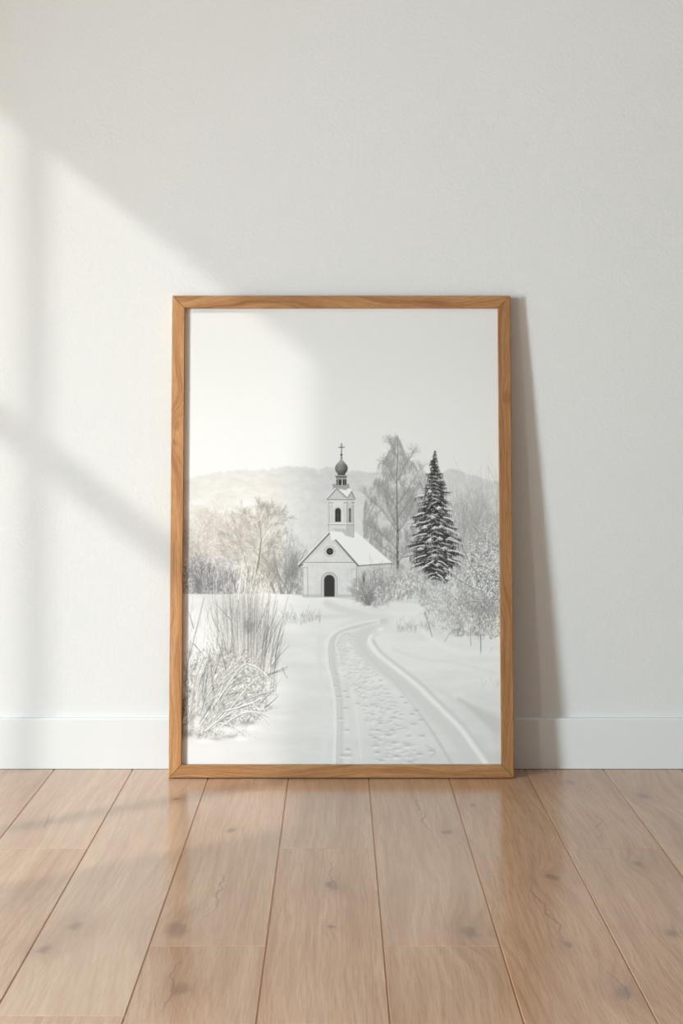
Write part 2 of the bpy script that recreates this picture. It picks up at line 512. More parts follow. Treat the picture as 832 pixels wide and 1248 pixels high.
# sky and hills in the mist
I[:] = 0.862+0.030*sm(400, 560, PY)-0.006*sm(500, 610, PX)
ridge_x = [215,228,250,262,275,290,305,320,335,345,356,370,385,400,425,455,500,535,548,556,566,580,592,600,615]
ridge_y = [585,583,579,575,574,571,573,572,571,569,567,569,571,569,573,575,576,576,571,573,577,580,584,584,588]
rj = np.interp(PX[0], ridge_x, ridge_y)[None, :]+(vnoise(5, 500, 8)-0.5)*4+(vnoise(2, 500, 9)-0.5)*2.5
hv = 0.812+0.055*sm(575, 655, PY)+0.035*(n_mid-0.5)+0.05*(fbm(14, 4, 10, 4)-0.5)+0.02*(n_fine-.5)
hv = hv+0.035*sm(360, 300, PX)
over(sm(-0.8, 1.6, PY-rj), hv)
rj2 = np.interp(PX[0], [215,300,380,450,540,570,615], [622,615,600,606,598,596,606])[None, :]+(vnoise(9, 500, 18)-0.5)*8
over(sm(-3, 10, PY-rj2)*0.55, 0.82+0.06*(n_mid-0.5)+0.04*(n_fine-0.5)+0.04*sm(360, 300, PX))
over(0.6*sm(600, 680, PY)*sm(330, 400, PX)*sm(450, 400, PX), 0.845+0.05*(n_mid-.5)+0.06*(n_fine-.5))

def ell(cx, cy, rx, ry, soft=0.35, jag=0.5, seed=1):
    d = ((PX-cx)/rx)**2+((PY-cy)/ry)**2
    d = np.sqrt(d)+jag*(n_mid-0.5)+0.35*jag*(n_fine-0.5)
    return sm(1+soft/2, 1-soft/2, d)
def frost(mask, lo, hi, amp=1.0, vert=False):
    t = n_speck if not vert else vnoise(0.8, 3.0, 44)*0.6+n_speck*0.4
    v = lo+(hi-lo)*sm(0.32, 0.68, t*0.75+n_mid*0.25)
    over(mask*amp, v)
def tree(x, y, ang, L, w, val, a, depth, droop=0.0, spread=0.45, kids=3, minw=0.22, wig=0.10):
    """one stem with side branches"""
    n_ = 5; px, py, an = x, y, ang; pts = [(x, y)]
    for i in range(n_):
        an += U(-wig, wig)-droop*math.sin(an-math.pi/2)*0
        an = an+droop*(1 if math.cos(an) > 0 else -1)*-1
        px += math.cos(an)*L/n_; py -= math.sin(an)*L/n_
        pts.append((px, py))
    path(pts, w, val, a, w1=max(minw, w*0.45))
    if depth <= 0: return
    for i in range(kids):
        k = U(0.25, 1.0); q = pts[min(n_, int(k*n_)+0)]
        s = rnd.choice((-1, 1))
        tree(q[0], q[1], an+s*U(0.4, 1.1)*spread*1.6, L*U(0.42, 0.66), max(minw, w*0.55), val, a*0.93, depth-1, droop, spread, kids, minw, wig)

# left misty woods
frost(ell(250, 668, 42, 46, 0.6), 0.74, 0.83, 0.55)
for x, y, L in ((238,705,62),(252,700,78),(262,690,58),(246,700,50),(232,700,40)):
    for q in range(2): tree(x, y, math.pi/2+U(-.15,.15), L, 0.8, 0.60, 0.45, 3, spread=0.5, kids=4)
m1 = ell(308, 672, 52, 52, 0.35, 0.55)
over(m1*0.65, 0.80+0.12*(n_mid-.5)+0.14*(n_speck-0.5))
for i in range(26):
    an = U(0.35, 2.8); tree(313+U(-6,6), 712-U(0,30), an, U(34,60)*(0.8+0.25*math.sin(an)), 0.7, U(0.62,0.72), 0.45, 3, spread=0.45, kids=4)
for i in range(1600):
    an = U(0, 6.283); r_ = math.sqrt(U(0,1)); x = 305+50*r_*math.cos(an); y = 672-48*r_*math.sin(an)
    line(x, y, x+U(-2.5,2.5), y-U(0,3), 0.45, rnd.choice((0.93,0.9,0.70,0.66)), U(0.3,0.6))
# big bare tree
trunk = curve([(307,724),(311,702),(315,684),(317,668),(318,655),(316,634)])
path(trunk, 2.3, 0.44, 0.85, w1=0.7)
path(curve([(300,722),(302,700),(298,680),(294,668)]), 1.8, 0.55, 0.7, w1=0.6)
path(curve([(307,715),(303,700),(303,690)]), 4.0, 0.5, 0.25)
for (x, y, an, L, w) in ((318,660,1.25,44,1.0),(318,655,1.75,40,0.9),(319,668,0.75,34,0.9),(317,672,2.4,38,0.8),(318,650,1.5,38,0.9),(318,650,1.0,38,.8),(317,655,2.0,36,.8),
                         (298,684,2.4,42,0.8),(296,672,2.0,36,0.7),(320,662,0.95,38,0.8),(318,676,0.55,26,0.7),(300,692,2.75,36,0.7),(308,655,2.1,30,0.6)):
    tree(x, y, an, L*0.85, w, 0.56, 0.5, 3, spread=0.36, kids=5, minw=0.26, wig=0.05)
frost(ell(306,652,9,12,0.8,0.4), 0.62, 0.74, 0.4)
for i in range(2600):
    an = U(0, 6.283); r_ = math.sqrt(U(0,1)); x = 304+51*r_*math.cos(an); y = 670-50*r_*math.sin(an); a2 = math.atan2(670-y+20, x-312)+U(-.5,.5); L = U(1.5,5)
    line(x, y, x+L*math.cos(a2), y-L*math.sin(a2), 0.4, rnd.choice((0.93,0.91,0.88,0.70,0.64)), U(0.25,0.6), 0.25)
# shaded brush under the trees
frost(ell(242, 706, 32, 26, 0.9, 0.6), 0.46, 0.80, 0.75)
frost(ell(285, 712, 42, 17, 0.7, 0.4), 0.50, 0.82, 0.6, True)
for i in range(260):
    x = U(226, 290); y = U(700, 724); line(x, y, x+U(-5,5), y-U(5,22), 0.5, rnd.choice((0.36,0.45,0.8,0.86)), U(0.3,0.6))
blob(243, 712, 6, 9, 0.42, 0.5)
frost(ell(349, 700, 18, 26, 0.6, 0.5), 0.62, 0.86, 0.6)
for cx_, nn_ in ((344,16),(353,18),(334,8),(362,10)):
    for i in range(nn_):
        an = math.pi/2+U(-0.5,0.5); tree(cx_+U(-3,3), 723, an, U(26,56), 0.8, U(0.45,0.6), 0.6, 2, spread=0.25, kids=3, minw=0.3, wig=0.06)
frost(ell(362, 714, 10, 12, 0.7, 0.4), 0.45, 0.8, 0.5, True)

# woods on the right, behind
frost(ell(575, 660, 34, 58, 0.5, 0.5), 0.72, 0.83, 0.75)
for i in range(46):
    x = U(552, 606); tree(x, U(690,715), math.pi/2+U(-.28,.28), U(45,92), 0.75, U(0.55,0.68), 0.45, 2, spread=0.22, kids=4, minw=0.28, wig=.05)
# birch: hanging twigs first
def crown(x0, top, bot, prof, n_, lo, hi, a, seed):
    for i in range(n_):
        v = U(0, 1)**0.85; y = top+(bot-top)*v; h = np.interp(v, [p[0] for p in prof], [p[1] for p in prof])
        s = U(-1, 1); s = math.copysign(abs(s)**0.75, s); x = x0+s*h*1.0
        if U(0, 1) > 0.12+h/34 or vn(x, y) < 0.42+0.12*abs(s): continue
        L = U(3, 10); 
        pts = [(x, y), (x+s*L*0.25, y+L*0.4), (x+s*L*0.3, y+L)]
        path(pts, 0.42, U(lo, hi), U(a*0.6, a))
_vn = fbm(9, 12, 77, 4)
def vn(x, y):
    c, r = T2(x, y); return _vn[int(min(max(r,0),NY-1)), int(min(max(c,0),NX-1))]
prof = [(0,1.5),(0.08,6),(0.15,12),(0.22,22),(0.33,27),(0.5,38),(0.7,40),(0.85,36),(1,30)]
frost(0.7*sm(1.15,0.8,np.abs(PX-483)/np.interp(PY,[528,545,570,590,630,680,705],[3,12,25,30,36,38,30])+0.7*(n_mid-.5))*sm(545,610,PY)*sm(725,700,PY), 0.70, 0.84, 0.50)
frost(ell(497, 660, 22, 55, 0.5, 0.5), 0.68, 0.78, 0.45)
crown(483, 530, 690, prof, 9500, 0.50, 0.72, 0.55, 1)
crown(508, 545, 690, [(0,3),(0.1,7),(0.3,11),(1,14)], 2600, 0.52, 0.72, 0.5, 1)
path(curve([(484,697),(483.5,670),(483.5,640),(483,610),(483,580),(484,555),(484,532)]), 2.6, 0.40, 0.8, w1=0.4)
path([(484,697),(484,680)], 3.2, 0.3, 0.7, w1=2.4)
for pts in ([(482,645),(468,625),(455,612),(443,600)],[(482,668),(470,655),(458,646),(448,640)],[(482,676),(468,668),(456,656)],[(483,650),(495,632),(508,600)],[(483,620),(472,602),(462,592)],
            [(483,615),(497,595),(514,568)],[(483,590),(474,572),(465,562)],[(484,585),(494,566),(504,550)],[(483,688),(494,672),(505,662)],[(483,640),(474,622),(470,606)],[(484,560),(478,545),(474,536)],[(483,632),(497,612),(510,588)]):
    path(curve(pts), 0.95, 0.46, 0.7, w1=0.35)
    for q in curve(pts)[3:]:
        for k in range(3):
            tree(q[0], q[1], math.pi/2+U(-1.3,1.3), U(5,12), 0.4, 0.55, 0.4, 1, kids=2, minw=0.25)
for i in range(500):
    x = 484+U(-1.3,1.3); y = U(640,697); line(x, y, x, y+U(1,2), 0.7, rnd.choice((0.22,0.7)), 0.4)

# spruce
def spruce(x0, top, bot):
    yy_ = [549,560,573,585,598,612,628,645,662,680,696,706]
    ww_ = [0.7,4,8,12,15,19,23,27,31,29,22,14]
    line(x0, top, x0, top+14, 0.6, 0.3, 0.9, 1.6)
    line(x0, top+10, x0, bot, 1.5, 0.2, 0.9, 5)
    for k_ in range(900):
        yk = top+6+(bot-top-10)*U(0,1)**0.8; hk = np.interp(yk, yy_, ww_)*0.72; xk = x0+U(-1,1)*hk
        line(xk, yk, xk+U(-1.2,1.2), yk+U(1,4), 0.9, U(0.2,0.42), 0.7, 0.4)
    y = top+3.0
    while y < bot-2:
        h = np.interp(y, yy_, ww_)
        nb = int(4+h*0.62); h = h*U(0.92, 1.20)
        for i in range(nb):
            s = U(-1, 1); s = math.copysign(abs(s)**0.6, s)
            xt = x0+s*h*U(0.62, 1.22); dr = U(0.12,0.34)*abs(xt-x0)*(0.1+min(1,(y-top)/70))
            ys_ = y-U(0,2)
            pts = [(x0+s*1.0, ys_), (x0+(xt-x0)*0.55, ys_+dr*0.45), (xt, ys_+dr-1.2)]
            dk = U(0.10, 0.26)
            path(pts, 1.5, dk, 0.85, w1=0.5)
            for k in range(int(2+h*0.32)):
                f = U(0.1, 1); xx_ = x0+(xt-x0)*f; yv = ys_+dr*f*0.9
                line(xx_, yv, xx_+U(-0.8,0.8)+s, yv+U(1.4,4.5)*min(1, 0.35+h/26), 0.65, U(0.10,0.38), 0.8, 0.35)
        # snow lying on this tier
        ns = int(1+h*0.28*min(1, max(0.25, (y-top)/60)))
        for i in range(ns):
            s = U(-1, 1); xt = x0+s*h*U(0.6,1.0); L = U(2,5)*min(1.2, 0.35+h/24); d_ = math.copysign(1, xt-x0)
            yb = y+0.2*abs(xt-x0)*(0.15+min(1,(y-top)/80))-1
            b_ = U(0.62, 0.88)
            path([(xt-d_*L*0.8, yb-0.4*L), (xt, yb), (xt+d_*L*0.6, yb+0.35*L)], U(0.7,1.3)*min(1.2, 0.45+h/26), b_, 0.85, w1=0.35)
        y += 3.4+h*0.07
    # long snow-laden boughs
    for (x1,y1,x2,y2) in ((517,636,503,640),(519,650,500,656),(520,664,498,669),(518,676,500,684),(519,689,506,697),(541,643,560,652),(543,657,564,663),(545,670,566,676),(545,681,566,692),(540,692,555,702),(514,604,505,606),
                          (540,630,553,636),(516,625,505,629),(528,702,519,710),(533,700,541,708),(527,684,512,694),(533,683,545,690)):
        cx_, cy_ = (x1+x2)/2, (y1+y2)/2-1.6
        path(curve([(x1,y1),(cx_,cy_),(x2,y2)], 6), 1.8, 0.86, 0.85, w1=0.9)
        for k in range(12):
            f = U(0,1); xa_ = x1+(x2-x1)*f; ya_ = y1+(y2-y1)*f
            line(xa_, ya_+0.6, xa_+U(-.5,.5), ya_+U(2.5,5.5), 0.7, U(0.15,0.45), 0.8, 0.3)
    for (cx_, cy_, r_) in ((523,598,2.6),(534,618,3.4),(526,629,3.4),(529,642,3.6),(521,659,4),(535,655,4),(524,657,3),(541,667,4.2),(529,676,4.6),(512,668,3.5),(536,641,3.2),(517,641,3),(548,655,3),(533,687,3.6)):
        for k in range(16):
            an = U(0.1, 3.04); L = r_*U(0.6, 1.25)
            line(cx_, cy_-1, cx_+math.cos(an)*L*1.2, cy_+abs(math.sin(an))*L*0.9, 1.0, U(0.76,0.93), 0.75, 0.5)
        for k in range(7):
            xa_ = cx_+U(-1,1)*r_; line(xa_, cy_+r_*0.9, xa_+U(-.6,.6), cy_+r_*U(1.3,1.9), 0.7, U(0.12,0.35), 0.7, 0.3)
spruce(529, 549, 712)

# snow field
horizon = np.interp(PX[0], [215,270,330,365,400,440,500,615], [723,723.5,722.5,725,727,732,735,745])[None, :]
snow = 0.880+0.05*(n_wide-0.5)+0.03*(n_big-0.5)+0.012*(n_fine-.5)-0.035*sm(780, 930, PY)-0.03*sm(540,610,PX)*sm(800,930,PY)
over(sm(-0.7, 0.7, PY-horizon), snow)

# church
def c(x, y): return (340+x/5.2, 520+y/5.2)
def cp(pts, val, a=1.0): poly([c(*p) for p in pts], val, a)
def cl(x0, y0, x1, y1, w, val, a=1.0): line(*c(x0,y0), *c(x1,y1), w/5.2, val, a)
def arch(xa, xb, yt, yb, val, a=1.0):
    m_ = (xa+xb)/2; r_ = (xb-xa)/2
    cp([(xa,yb)]+[(m_-r_*math.cos(t*math.pi/12), yt+r_-r_*math.sin(t*math.pi/12)) for t in range(13)]+[(xb,yb)], val, a)
plaster = 0.845+0.06*(n_mid-0.5)+0.05*(n_speck-0.5)
plaster_d = 0.775+0.08*(n_mid-0.5)+0.06*(n_speck-0.5)
cp([(493,874),(704,862),(704,1060),(490,1078)], plaster_d+0.03)
cp([(148,858),(318,672),(497,876),(488,1080),(150,1079)], plaster)
cp([(148,1060),(488,1060),(488,1080),(150,1080)], 0.66, 0.45)
# roof of snow
cp([(318,667),(420,664),(490,666),(714,860),(700,868),(505,880)], 0.925)
cl(505,879, 712,864, 7, 0.40, 0.8); cl(505,872,712,857,6,0.95,0.8)
cl(126,878, 318,672, 13, 0.42, 0.85); cl(318,672, 500,879, 10, 0.36, 0.85)
cl(122,870, 316,664, 7, 0.92, 0.9); cl(322,668, 506,872, 5, 0.95, 0.9)
cl(126,880,150,872,8,0.4,.7)
cl(158,858, 474,858, 5, 0.50, 0.7); cl(160,864, 478,866, 3, 0.95, 0.6); cl(175,850,318,696,3,0.66,0.6); cl(318,696,465,850,3,0.66,0.6)
disc(*c(321,789), 35/5.2, 0.62, 0.9); disc(*c(321,789), 31/5.2, 0.88); disc(*c(321,789), 24/5.2, 0.50); disc(*c(321,789), 21/5.2, 0.20)
cl(303,789,340,789,2,0.6,0.7); cl(321,770,321,808,2,0.5,0.7)
for x in (150,180): cl(x,890,x+1,1072,4,0.55,0.7)
cl(150,890,180,890,5,0.6,0.7); cl(490,880,486,1074,5,0.5,0.7); cl(460,900,458,1070,3,0.68,0.6); cl(455,900,490,900,4,0.66,0.6)
cp([(468,960),(490,960),(488,1078),(462,1078)], 0.6, 0.45)
arch(266,370,920,1077,0.60); arch(270,366,925,1077,0.80); arch(282,354,934,1077,0.58); arch(286,350,939,1074,0.225)
for x in (302,318,334): cl(x,950,x,1072,2,0.15,0.6)
arch(526,546,918,996,0.62); arch(529,543,924,990,0.33); arch(595,608,908,960,0.40,0.8); arch(650,660,895,940,0.5,0.6)
# tower
cp([(313,452),(428,452),(424,610),(424,690),(318,664),(313,660)], plaster)
cp([(424,452),(471,455),(471,700),(424,690)], plaster_d)
cp([(340,640),(420,648),(424,690),(360,668)], 0.62, 0.35)
cp([(318,662),(395,664),(432,700),(330,720)], 0.925)
cp([(424,610),(471,612),(474,704),(436,694)], plaster_d-0.03)
cl(308,613,424,613,6,0.9); cl(308,619,474,620,4,0.5,0.8); cl(424,613,474,614,5,0.85)
for x, v in ((320,.62),(335,.66),(410,.66),(425,.55),(432,.62),(462,.6),(470,.5)): cl(x,475,x+1,606,3,v,0.75)
cl(313,460,313,664,3,0.55,0.7); cl(425,624,426,688,3,0.6,0.7); cl(470,470,472,698,3,.55,.8)
for x in (327,417,466): cl(x-8,480,x+8,480,6,0.55,0.6); cl(x-8,490,x+8,490,4,0.9,0.6)
arch(350,394,508,604,0.74); arch(355,390,515,602,0.20); cl(372,520,372,600,3,0.45,0.8); cl(356,560,390,560,2,0.42,0.7)
arch(441,455,515,604,0.36); cl(448,530,448,600,3,0.6,.6)
# gabled tower roof
cp([(303,455),(364,388),(428,452)], 0.74); cp([(325,450),(364,404),(408,450)], 0.80)
cp([(362,386),(450,392),(462,405),(430,448)], 0.94)
cp([(430,448),(458,404),(480,456)], 0.62); cp([(440,450),(458,420),(470,454)], 0.72)
cl(303,457,364,390,6,0.45,0.8); cl(364,390,430,450,5,0.42,0.85); cl(302,450,362,383,5,0.94,0.9); cl(303,460,478,460,6,0.46,0.8); cl(306,468,474,468,4,0.86,.8)
cl(458,406,480,456,4,0.45,0.7)
# lantern and gallery
cp([(342,362),(441,362),(441,386),(424,402),(366,392),(346,386)], 0.66); cl(338,360,345,396,4,0.5,0.8); cl(438,360,442,390,4,0.5,0.8)
for x in range(348,440,9): cl(x,364,x,384,2.4,0.45,0.7)
cp([(360,320),(428,320),(426,370),(364,370)], 0.60)
for x0_, x1_ in ((364,370),(376,394),(402,412),(415,425)): cp([(x0_,334),(x1_,334),(x1_,368),(x0_,368)], 0.22)
cl(398,330,398,370,5,0.78); cl(372,330,372,370,3,.7)
cp([(352,308),(432,308),(426,322),(360,322)], 0.40); cl(352,309,432,309,4,0.8,0.8)
prof_o = [(188,2.5),(202,4.5),(214,10),(226,20),(238,31),(250,38),(262,40),(274,39),(286,33),(296,24),(302,22),(308,26)]
Lp = [(394-w_, y_) for y_, w_ in prof_o]+[(394+w_, y_) for y_, w_ in prof_o[::-1]]
cxp, cyp = c(394, 250)
shade = 0.44+0.17*sm(6, -8, PX-cxp)*0.9-0.18*np.abs((PX-cxp)/7.6)**2+0.12*sm(262, 212, (PY-520)*5.2)
shade = np.clip(shade-0.16*sm(262, 296, (PY-520)*5.2), 0.26, 0.9)
cp(Lp, shade)
cl(374,300,416,300,4,0.3,0.8)
cl(394,106,394,196,4.6,0.25,0.95); cl(376,130,412,130,4.6,0.25,0.95); cl(385,118,403,118,2.4,0.35,0.7); disc(*c(394,178), 1.3, 0.22); cl(388,196,400,196,4,.4)

# low bushes in front of the church
def bush(cx_, cy_, rx, ry, lo, hi, n_, amp=0.85, stems=True):
    frost(ell(cx_, cy_, rx, ry, 0.45, 0.6), lo, hi, amp)
    for i in range(n_):
        an = U(0, 6.283); r_ = math.sqrt(U(0, 1)); x = cx_+rx*r_*math.cos(an); y = cy_+ry*r_*math.sin(an)
        L = U(1.5, 5)
        line(x, y, x+U(-0.5,0.5)*L, y-L, 0.5, rnd.choice((lo-0.16, lo-0.05, hi+0.02, hi+0.05)), U(0.3,0.65), 0.3)
bush(470, 702, 30, 12, 0.70, 0.84, 300, 0.6)
bush(500, 705, 22, 14, 0.68, 0.84, 300, 0.6)
bush(458, 722, 26, 16, 0.62, 0.86, 700)
bush(492, 716, 28, 14, 0.60, 0.90, 800)
bush(525, 722, 22, 16, 0.66, 0.88, 500)
for i in range(20): tree(448+U(-3,3), 737, math.pi/2+U(-.7,.7), U(10,30), 0.7, 0.45, 0.6, 2, kids=3, minw=0.3)
for i in range(16): tree(473+U(-25,10), 732, math.pi/2+U(-.4,.4), U(15,40), 0.6, 0.55, 0.5, 2, kids=3, minw=0.3)
blob(516, 722, 4, 6, 0.5, 0.4); blob(447, 733, 5, 4, 0.5, 0.45)
# frosted thicket on the right
bush(588, 712, 34, 44, 0.58, 0.88, 1300)
bush(592, 735, 26, 36, 0.50, 0.90, 1300)
bush(560, 738, 36, 26, 0.66, 0.88, 900, 0.75)
bush(595, 670, 18, 36, 0.62, 0.86, 500, 0.7)
bush(545, 752, 30, 18, 0.72, 0.88, 600, 0.6)
for i in range(900):
    x = U(568, 610); y = U(660, 778); disc(x, y, U(0.4,1.0), rnd.choice((0.32,0.42,0.95,0.93,0.9)), U(0.35,0.8))
for pts in ([(566,672),(574,690),(590,706),(606,728)],[(558,706),(575,716),(590,722),(598,738)],[(553,728),(560,738),(562,744)],[(575,640),(585,652),(590,668)],[(564,736),(575,732),(590,734)],[(590,690),(600,697),(608,700)]):
    path(curve(pts), 0.9, 0.42, 0.65, w1=0.5)
    path(curve([(p[0]+0.5, p[1]-1.2) for p in pts]), 0.6, 0.92, 0.5, w1=0.4)
for i in range(70): tree(U(550,608), U(755,772), math.pi/2+U(-.6,.6), U(14,45), 0.55, rnd.choice((0.5,0.58,0.92)), 0.55, 2, kids=3, minw=0.3)
for x in (556,558,574,585,600): frost(ell(x, 770, 8, 5, 0.6, 0.5), 0.55, 0.86, 0.6, True)
line(517,745,526,776,0.8,0.42,0.8,0.9); line(585,772,585,797,0.9,0.38,0.85); line(573,765,573,786,0.6,0.45,0.7); line(541,781,548,770,0.6,0.5,0.7); line(594,797,600,788,0.5,0.6,0.6)
for i in range(60): 
    x = U(483, 520); tree(x, 768+U(-3,3), math.pi/2+U(-.5,.5), U(4,16), 0.45, 0.68, 0.5, 1, kids=2, minw=.3)
for i in range(8): tree(U(585,606), U(828,838), math.pi/2+U(-.4,.4), U(4,8), 0.45, 0.72, 0.6, 1, kids=1)

# road, ruts and footprints
def r(x, y): return (380+x/3.617, 730+y/3.617)
def rp(pts): return curve([r(*p) for p in pts])
path(rp([(60,15),(120,40),(200,62),(300,88)]), 7, 0.835, 0.65, soft=True)
path(rp([(0,82),(90,74),(180,72),(270,84)]), 5, 0.842, 0.6, soft=True)
path(rp([(330,92),(230,108),(150,140),(110,190),(120,260)]), 14, 0.850, 0.6, soft=True)
path(rp([(40,160),(30,240),(45,380),(60,560),(50,725)]), 7, 0.865, 0.5, soft=True)
left = [(310,92),(200,112),(115,145),(80,190),(80,280),(98,360),(112,450),(115,560),(112,660),(110,725)]
path(rp([(x+14, y+2) for x, y in left]), 5.2, 0.80, 0.65, soft=True)
path(rp([(x-2, y) for x, y in left]), 1.8, 0.775, 0.65, soft=True)
path(rp([(x-14, y-2) for x, y in left]), 3.4, 0.905, 0.5, soft=True)
path(rp([(300,100),(210,128),(130,150),(104,195),(118,260),(130,320)]), 2.0, 0.905, 0.6, soft=True)
path(rp([(170,370),(185,440),(200,540),(215,700)]), 2.6, 0.885, 0.45, soft=True)
path(rp([(150,370),(158,460),(172,560),(178,725)]), 6, 0.845, 0.5, soft=True)
right = [(310,128),(265,150),(252,185),(290,240),(380,312),(470,385),(560,475),(650,565),(705,640),(765,725)]
path(rp([(x-46, y+12) for x, y in right]), 11, 0.822, 0.6, soft=True)
path(rp([(x+16, y-6) for x, y in right[2:]]), 3.2, 0.80, 0.7, soft=True, w1=6)
path(rp(right), 2.8, 0.915, 0.65, soft=True, w1=6)
path(rp([(x-22, y+10) for x, y in right]), 2.4, 0.825, 0.5, soft=True, w1=5)
inner = [(215,200),(262,262),(340,340),(400,410),(455,480),(520,570),(570,650),(615,725)]
path(rp(inner), 1.6, 0.80, 0.45, soft=True, w1=4)
path(rp(inner[4:]), 2.4, 0.775, 0.5, soft=True, w1=3)
path(rp([(640,440),(720,490),(780,530),(835,575)]), 5, 0.78, 0.6, soft=True, w1=14)
path(rp([(560,400),(660,470),(740,560),(800,660)]), 5, 0.84, 0.5, soft=True, w1=8)
path(rp([(480,130),(560,200),(680,235),(830,240)]), 6, 0.90, 0.5, soft=True)
path(rp([(350,215),(480,260),(640,280),(830,330)]), 4, 0.858, 0.5, soft=True)
# trodden strip
for i in range(680):
    v = U(0, 1); Yy = 150+575*v**1.25; t = (Yy-150)/575
    xc = np.interp(Yy, [150,200,300,400,500,600,725], [165,150,190,262,310,345,375])
    hw_ = np.interp(Yy, [150,200,300,400,500,600,725], [30,48,70,80,85,90,95])
    x = xc+U(-1,1)*hw_
    if t > 0.35 and U(0,1) < (t-0.35)*1.15: continue
    px_, py_ = r(x, Yy); s = 0.8+2.1*t
    d = U(0.735, 0.815)
    blob(px_, py_, s*U(1.0,1.5), s*0.6, d, U(0.5,0.85))
    blob(px_+s*0.4, py_+s*0.85, s*1.1, s*0.35, 0.925, 0.7)
for (x, y) in ((145,403),(120,427),(158,430),(150,478),(128,524),(152,574),(155,660),(135,685),(165,686),(203,458),(105,380),(108,330),(285,642),(290,672),(275,608),(288,575),(352,520),(300,545),(265,505),(372,690),(440,505),(460,490),(448,548),(482,600),(410,455),(395,430),(350,575),(330,595),(420,640),(470,680),(525,665),(430,715),(480,530),(360,630)):
    px_, py_ = r(x+U(-3,3), y); s = 1.5+1.7*(y-330)/400
    blob(px_, py_, s*1.35, s*0.66, 0.715, 0.85); blob(px_-0.3, py_+s*0.8, s*1.3, s*0.35, 0.93, 0.8)
path(rp([(500,640),(540,672),(520,690)]), 2.0, 0.77, 0.5, soft=True)
for i in range(24):   # crumbs of snow
    x, y = U(450, 600), U(790, 900); disc(x, y, 0.45, 0.7, 0.5)
for i in range(40):   # grasses beside the left edge of the road
    x = U(345, 390); y = 758-abs(x-372)*0.12+U(-2,4); tree(x, y, math.pi/2+U(-.5,.5), U(4,15), 0.45, U(0.5,0.68), 0.6, 1, kids=2, minw=0.3)
path(curve([(330,764),(355,757),(378,752)]), 3, 0.83, 0.5, soft=True)

# foreground reeds and bush, left
frost(ell(303, 776, 34, 50, 0.7, 0.6), 0.58, 0.88, 0.55, True)
def blade(x, y, tip, lean, w, val, a):
    pts = [(x+lean*(k/6)**1.6, y+(tip-y)*k/6) for k in range(7)]
    path(pts, w, val, a, w1=0.35)
for i in range(620):
    x = U(262, 338); k = (x-300)/38; tip = U(698, 800)+abs(k)*26
    blade(x*0.8+60+U(-8,8), U(790,850), tip, k*12+U(-7,7), U(0.45,0.85), rnd.choice((0.40,0.48,0.56,0.64,0.84,0.90,0.92,0.88)), U(0.35,0.7))
for (x0_,y0_,x1_,y1_,w_,v_) in ((290,730,297,674,1.6,0.93),(297,724,302,686,1.2,0.93),(286,745,292,705,1,0.92),(305,725,311,695,1,0.92),(263,722,265,690,0.8,0.9),(275,722,271,700,0.7,0.9),(318,722,330,706,0.8,0.92),(300,720,296,690,1.0,.9),(308,722,304,700,0.9,.9)):
    line(x0_,y0_,x1_,y1_,w_+0.7,0.55,0.35,0.6); line(x0_,y0_,x1_,y1_,w_,v_,0.95,0.5)
for i in range(80):
    x = U(262,332); y = U(700,724); line(x, y, x+U(-6,6), y-U(4,14), 0.6, rnd.choice((0.93,0.9,0.4)), 0.6, 0.35)
for (x0_,y0_,x1_,y1_) in ((280,810,262,742),(281,805,284,728),(264,790,264,730),(268,770,256,740),(330,812,352,786),(322,800,344,750),(318,790,338,742),(335,800,345,770),(332,820,350,815),(344,813,350,826),(282,756,262,734),(312,770,328,730)):
    path(curve([(x0_,y0_),((x0_+x1_)/2+U(-2,2),(y0_+y1_)/2),(x1_,y1_)]), 0.75, 0.42, 0.75, w1=0.3)
frost(ell(304, 762, 6, 9, 0.8, 0.4), 0.42, 0.6, 0.5, True)
# the snowy bush itself
frost(ell(272, 842, 58, 50, 0.35, 0.55), 0.56, 0.90, 0.75)
frost(ell(248, 872, 34, 26, 0.6, 0.6), 0.48, 0.86, 0.6)
for i in range(1700):
    an = U(0.25, 2.5); r_ = U(10, 78); x = 232+math.cos(an)*r_*1.0; y = 890-math.sin(an)*r_*1.15
    L = U(4, 13); a2 = an+U(-0.35, 0.35)
    dk = rnd.random() < 0.40
    line(x, y, x+math.cos(a2)*L, y-math.sin(a2)*L, U(0.35,0.75), U(0.34,0.58) if dk else U(0.84,0.95), U(0.35,0.7), 0.3)
for i in range(70):
    x0_ = U(226, 262); y0_ = U(868, 896); L = U(50, 105); an = U(0.35, 1.6)
    x1_, y1_ = x0_+math.cos(an)*L*0.8, y0_-math.sin(an)*L
    if y1_ < 795: y1_ = 795+U(0,12)
    mx, my = (x0_+x1_)/2-5*math.sin(an), (y0_+y1_)/2-7
    w_ = U(0.7, 1.5)
    pts = curve([(x0_,y0_),(mx,my),(x1_,y1_)], 7)
    path([(p[0]+0.3, p[1]+w_*0.7) for p in pts], w_*0.7, U(0.32,0.5), 0.6, w1=0.4)
    path(pts, w_, U(0.82,0.93), 0.8, w1=0.5)
for pts in ([(243,884),(268,848),(290,816),(300,808)],[(300,808),(312,812),(324,822),(334,832)],[(262,880),(290,862),(306,856),(316,866),(326,872)],[(270,884),(296,868),(315,868),(328,881)],[(268,880),(285,884),(300,896)],
            [(250,890),(275,868),(300,838),(312,826)],[(272,866),(300,858),(318,850)]):
    q = curve(pts)
    path([(p[0]+.3, p[1]+1.3) for p in q], 0.9, 0.5, 0.55, w1=0.5); path(q, 1.4, 0.92, 0.85, w1=0.8)
